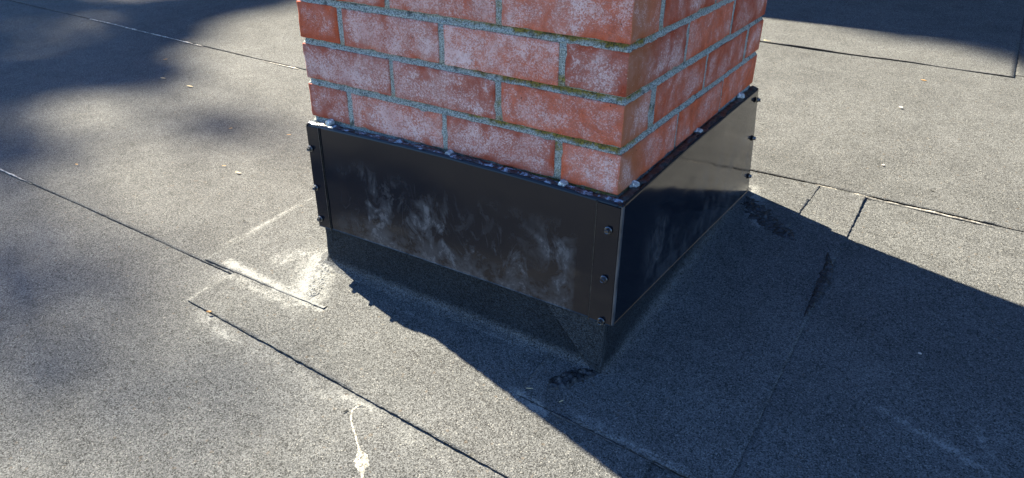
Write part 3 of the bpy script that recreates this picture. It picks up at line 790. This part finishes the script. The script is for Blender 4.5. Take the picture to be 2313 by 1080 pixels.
twig(1267, 915, .009, 60, 'shorter tan twig in the shadow, nearer the viewer', M_STRAW, .0011)
twig(781, 931, .010, 70, 'dark curled twig on the sunlit roof beside the dried drip', M_BIT, .0012, .001)
twig(552, 503, .006, 30, 'black speck of twig left of the flashing foot', M_BIT, .0014, 2 * T)
twig(2105, 438, .012, 0, 'black twig bit above the right seam', M_BIT, .0010, 2 * T + .001)

# ------------------------------------------------------------------ surroundings outside the picture (they throw the shade)
bm = bmesh.new(); vs = [bm.verts.new(p) for p in ((-400, -400, -3.6), (400, -400, -3.6), (400, 400, -3.6), (-400, 400, -3.6))]; bm.faces.new(vs)
tag(link('ground', bm, M_GRASS), 'lawn around the house', kind='structure')
# walls under the flat roof
bm = bmesh.new(); box(bm, -8.8, 6.8, -6.8, 8.8, -3.6, -.9, 0)
tag(link('house_wall', bm, M_WALL), 'rendered walls carrying the flat roof', 'wall')
# upper storey at the back; its eave shades the far right of the roof
up = empty('upper_storey', (-2.5, 6.2, -.2)); tag(up, 'upper storey behind the flat roof with an overhanging eave', 'building'); UINV = Matrix.Translation(up.location).inverted()
def ul(name, bm, mat, par=None):
    o = link(name, bm, mat, par or up)
    if par is None: o.matrix_parent_inverse = UINV
    return o
EY = 3.08; EZ = 3.05
bm = bmesh.new(); box(bm, -8.2, 6.2, 3.75, 8.6, -.6, 3.2, .0); ul('wall', bm, M_WALL)
bm = bmesh.new(); v = [bm.verts.new(p) for p in ((-8.8, EY, EZ), (6.6, EY, EZ), (6.6, 6.2, EZ + 1.7), (-8.8, 6.2, EZ + 1.7), (-8.8, 9.2, EZ), (6.6, 9.2, EZ))]
bm.faces.new((v[0], v[1], v[2], v[3])); bm.faces.new((v[3], v[2], v[5], v[4])); bmesh.ops.solidify(bm, geom=bm.faces[:], thickness=.12); ul('tiled_roof', bm, M_TILE)
for k in range(4):
    x = -6.8 + k * 3.4; bm = bmesh.new(); box(bm, x, x + 1.3, 3.70, 3.78, .7, 2.1, .01); wdw = ul('window', bm, M_CONC)
    bm = bmesh.new(); box(bm, x + .08, x + 1.22, 3.685, 3.705, .78, 2.02, 0); ul('pane', bm, M_GLASS, wdw)

# tall tree far off towards the sun
def tree(name, base, D, targets, filler, label, seed, leaf=.16):
    rng = random.Random(seed); tr = empty(name, base); tag(tr, label, 'tree'); inv = Matrix.Translation(tr.location).inverted()
    bmL = bmesh.new(); bmT = bmesh.new()
    def limb(a, b, r0, r1, n=7):
        prev = None; d = (b - a); q = d.to_track_quat('Z', 'Y'); K = 8
        for i in range(K + 1):
            t = i / K; c = a + d * t + Vector((N(t * 3, seed, a.x), N(t * 3, seed + 4, a.y), 0)) * .12 * math.sin(math.pi * t) * d.length ** .5; r = r0 + (r1 - r0) * t
            row = [bmT.verts.new(c + q @ Vector((r * math.cos(2 * math.pi * k / n), r * math.sin(2 * math.pi * k / n), 0))) for k in range(n)]
            if prev:
                for k in range(n): bmT.faces.new((prev[k], prev[(k + 1) % n], row[(k + 1) % n], row[k]))
            prev = row
    B = Vector(base); clumps = []
    for gx, gy, rx, ry, n in targets:
        dd = D + rng.uniform(-1.5, 1.5); c = Vector((gx, gy, -.44 + .08 * gy)) + SD * dd
        clumps.append((c, rx, ry, n))
    for (x, y, z, r, n) in filler: clumps.append((B + Vector((x, y, z)), r, r, n))
    topz = max(c.z for c, *_ in clumps)
    top = Vector((B.x, B.y, topz + .5)); limb(B, top, .42, .05, 12)
    for c, rx, ry, n in clumps:
        root = B.lerp(top, max(.25, min(.97, (c.z - 1.2 - B.z) / (top.z - B.z)))); limb(root, c, .07, .02, 5)
        for _ in range(n):
            # flattened needle/leaf tufts in a plane facing the sun, thickness 0.5 m
            a = rng.uniform(0, 2 * math.pi); rr = math.sqrt(rng.random()) * (1 + .25 * rng.gauss(0, 1))
            ex = Vector((1, 0, 0)); ey = Vector((0, 1, 0))
            p = c + ex * (rx * rr * math.cos(a)) + ey * (ry * rr * math.sin(a)) + SD * rng.uniform(-.6, .6)
            q = Matrix.Rotation(rng.uniform(0, 6.28), 3, 'Z') @ Matrix.Rotation(rng.gauss(.6, .5), 3, 'X')
            s = leaf * rng.uniform(.6, 1.3)
            vs = [bmL.verts.new(p + q @ Vector(k)) for k in ((-s * .35, -s * .5, 0), (s * .35, -s * .3, 0), (s * .2, s * .6, s * .1), (-s * .3, s * .4, 0))]
            bmL.faces.new(vs)
    o = link('trunk', bmT, M_BARK, tr, True); o.matrix_parent_inverse = inv
    o = link('crown', bmL, M_FOL, tr); o.matrix_parent_inverse = inv
D1 = 30.
TG = []
def tg(u, v, rx, ry, n): x, y = at(u, v); TG.append((x, y, rx, ry, n))
# dark band at the top left
tg(0, 15, .55, .28, 260); tg(110, 8, .45, .22, 220); tg(380, 28, .30, .26, 230); tg(470, 18, .25, .28, 200); tg(600, 0, .25, .20, 130); tg(350, 85, .22, .16, 150)
tg(300, 130, .26, .12, 150); tg(200, 165, .28, .14, 180); tg(60, 175, .35, .13, 180); tg(0, 200, .25, .10, 110); tg(260, 110, .18, .08, 60); tg(-80, 120, .3, .3, 180)
tg(340, 180, .20, .08, 16); tg(240, 185, .2, .07, 24)
# softer streaks
tg(330, 255, .25, .07, 6); tg(600, 290, .22, .06, 12); tg(430, 290, .22, .05, 6); tg(160, 340, .18, .07, 6)
tg(-20, 560, .22, .14, 4); tg(-90, 720, .25, .18, 6); tg(-30, 820, .20, .14, 3); tg(-70, 450, .24, .15, 7); tg(0, 960, .20, .13, 3); tg(20, 320, .22, .06, 8)
tg(60, 700, .40, .22, 4); tg(450, 980, .40, .24, 5); tg(100, 980, .36, .20, 5); tg(250, 800, .36, .20, 2)  # sparse clumps added to the crown to dim the near felt
base1 = Vector((-4.4, 1.2, -.4)) + SD * D1; base1 = (base1.x - 2.0, base1.y + .6, -3.6)
fillers = []
rr = random.Random(3)
for k in range(70):
    z = rr.uniform(10, 29); R_ = (31 - z) * .17 + 1.2; a = rr.uniform(0, 6.28); r = R_ * math.sqrt(rr.random())
    c = Vector((base1[0] + r * math.cos(a), base1[1] + r * math.sin(a), base1[2] + z))
    g = c - SD * ((c.z + .3) / SD.z)
    if -4.6 < g.x < 4 and -2.5 < g.y < 4.5: continue
    fillers.append((r * math.cos(a), r * math.sin(a), z, .8, 120))
tree('tall_tree', base1, D1, TG, fillers, 'tall tree far left of the roof whose crown dapples the felt with shade', 5)
# second crown, added to soften the eave shadow at the upper right
TG2 = []
def tg2(u, v, rx, ry, n): x, y = at(u, v); TG2.append((x, y, rx, ry, n))
tg2(2300, 100, .25, .16, 90); tg2(2180, 95, .25, .12, 40); tg2(2360, 140, .18, .16, 50); tg2(2040, 80, .25, .08, 16)
base2 = Vector((.5, 2.2, -.3)) + SD * 24; base2 = (base2.x - 1.5, base2.y + 2.5, -3.6)
fillers2 = []
for k in range(60):
    z = rr.uniform(9, 23); R_ = (25 - z) * .2 + 1.0; a = rr.uniform(0, 6.28); r = R_ * math.sqrt(rr.random())
    c = Vector((base2[0] + r * math.cos(a), base2[1] + r * math.sin(a), base2[2] + z)); g = c - SD * ((c.z + .3) / SD.z)
    if -5.5 < g.x < 4 and -2.5 < g.y < 3.6: continue
    fillers2.append((r * math.cos(a), r * math.sin(a), z, .8, 110))
tree('tall_tree', base2, 24., TG2, fillers2, 'unseen second tree behind the upper storey, added to soften the eave shadow', 9, leaf=.13)
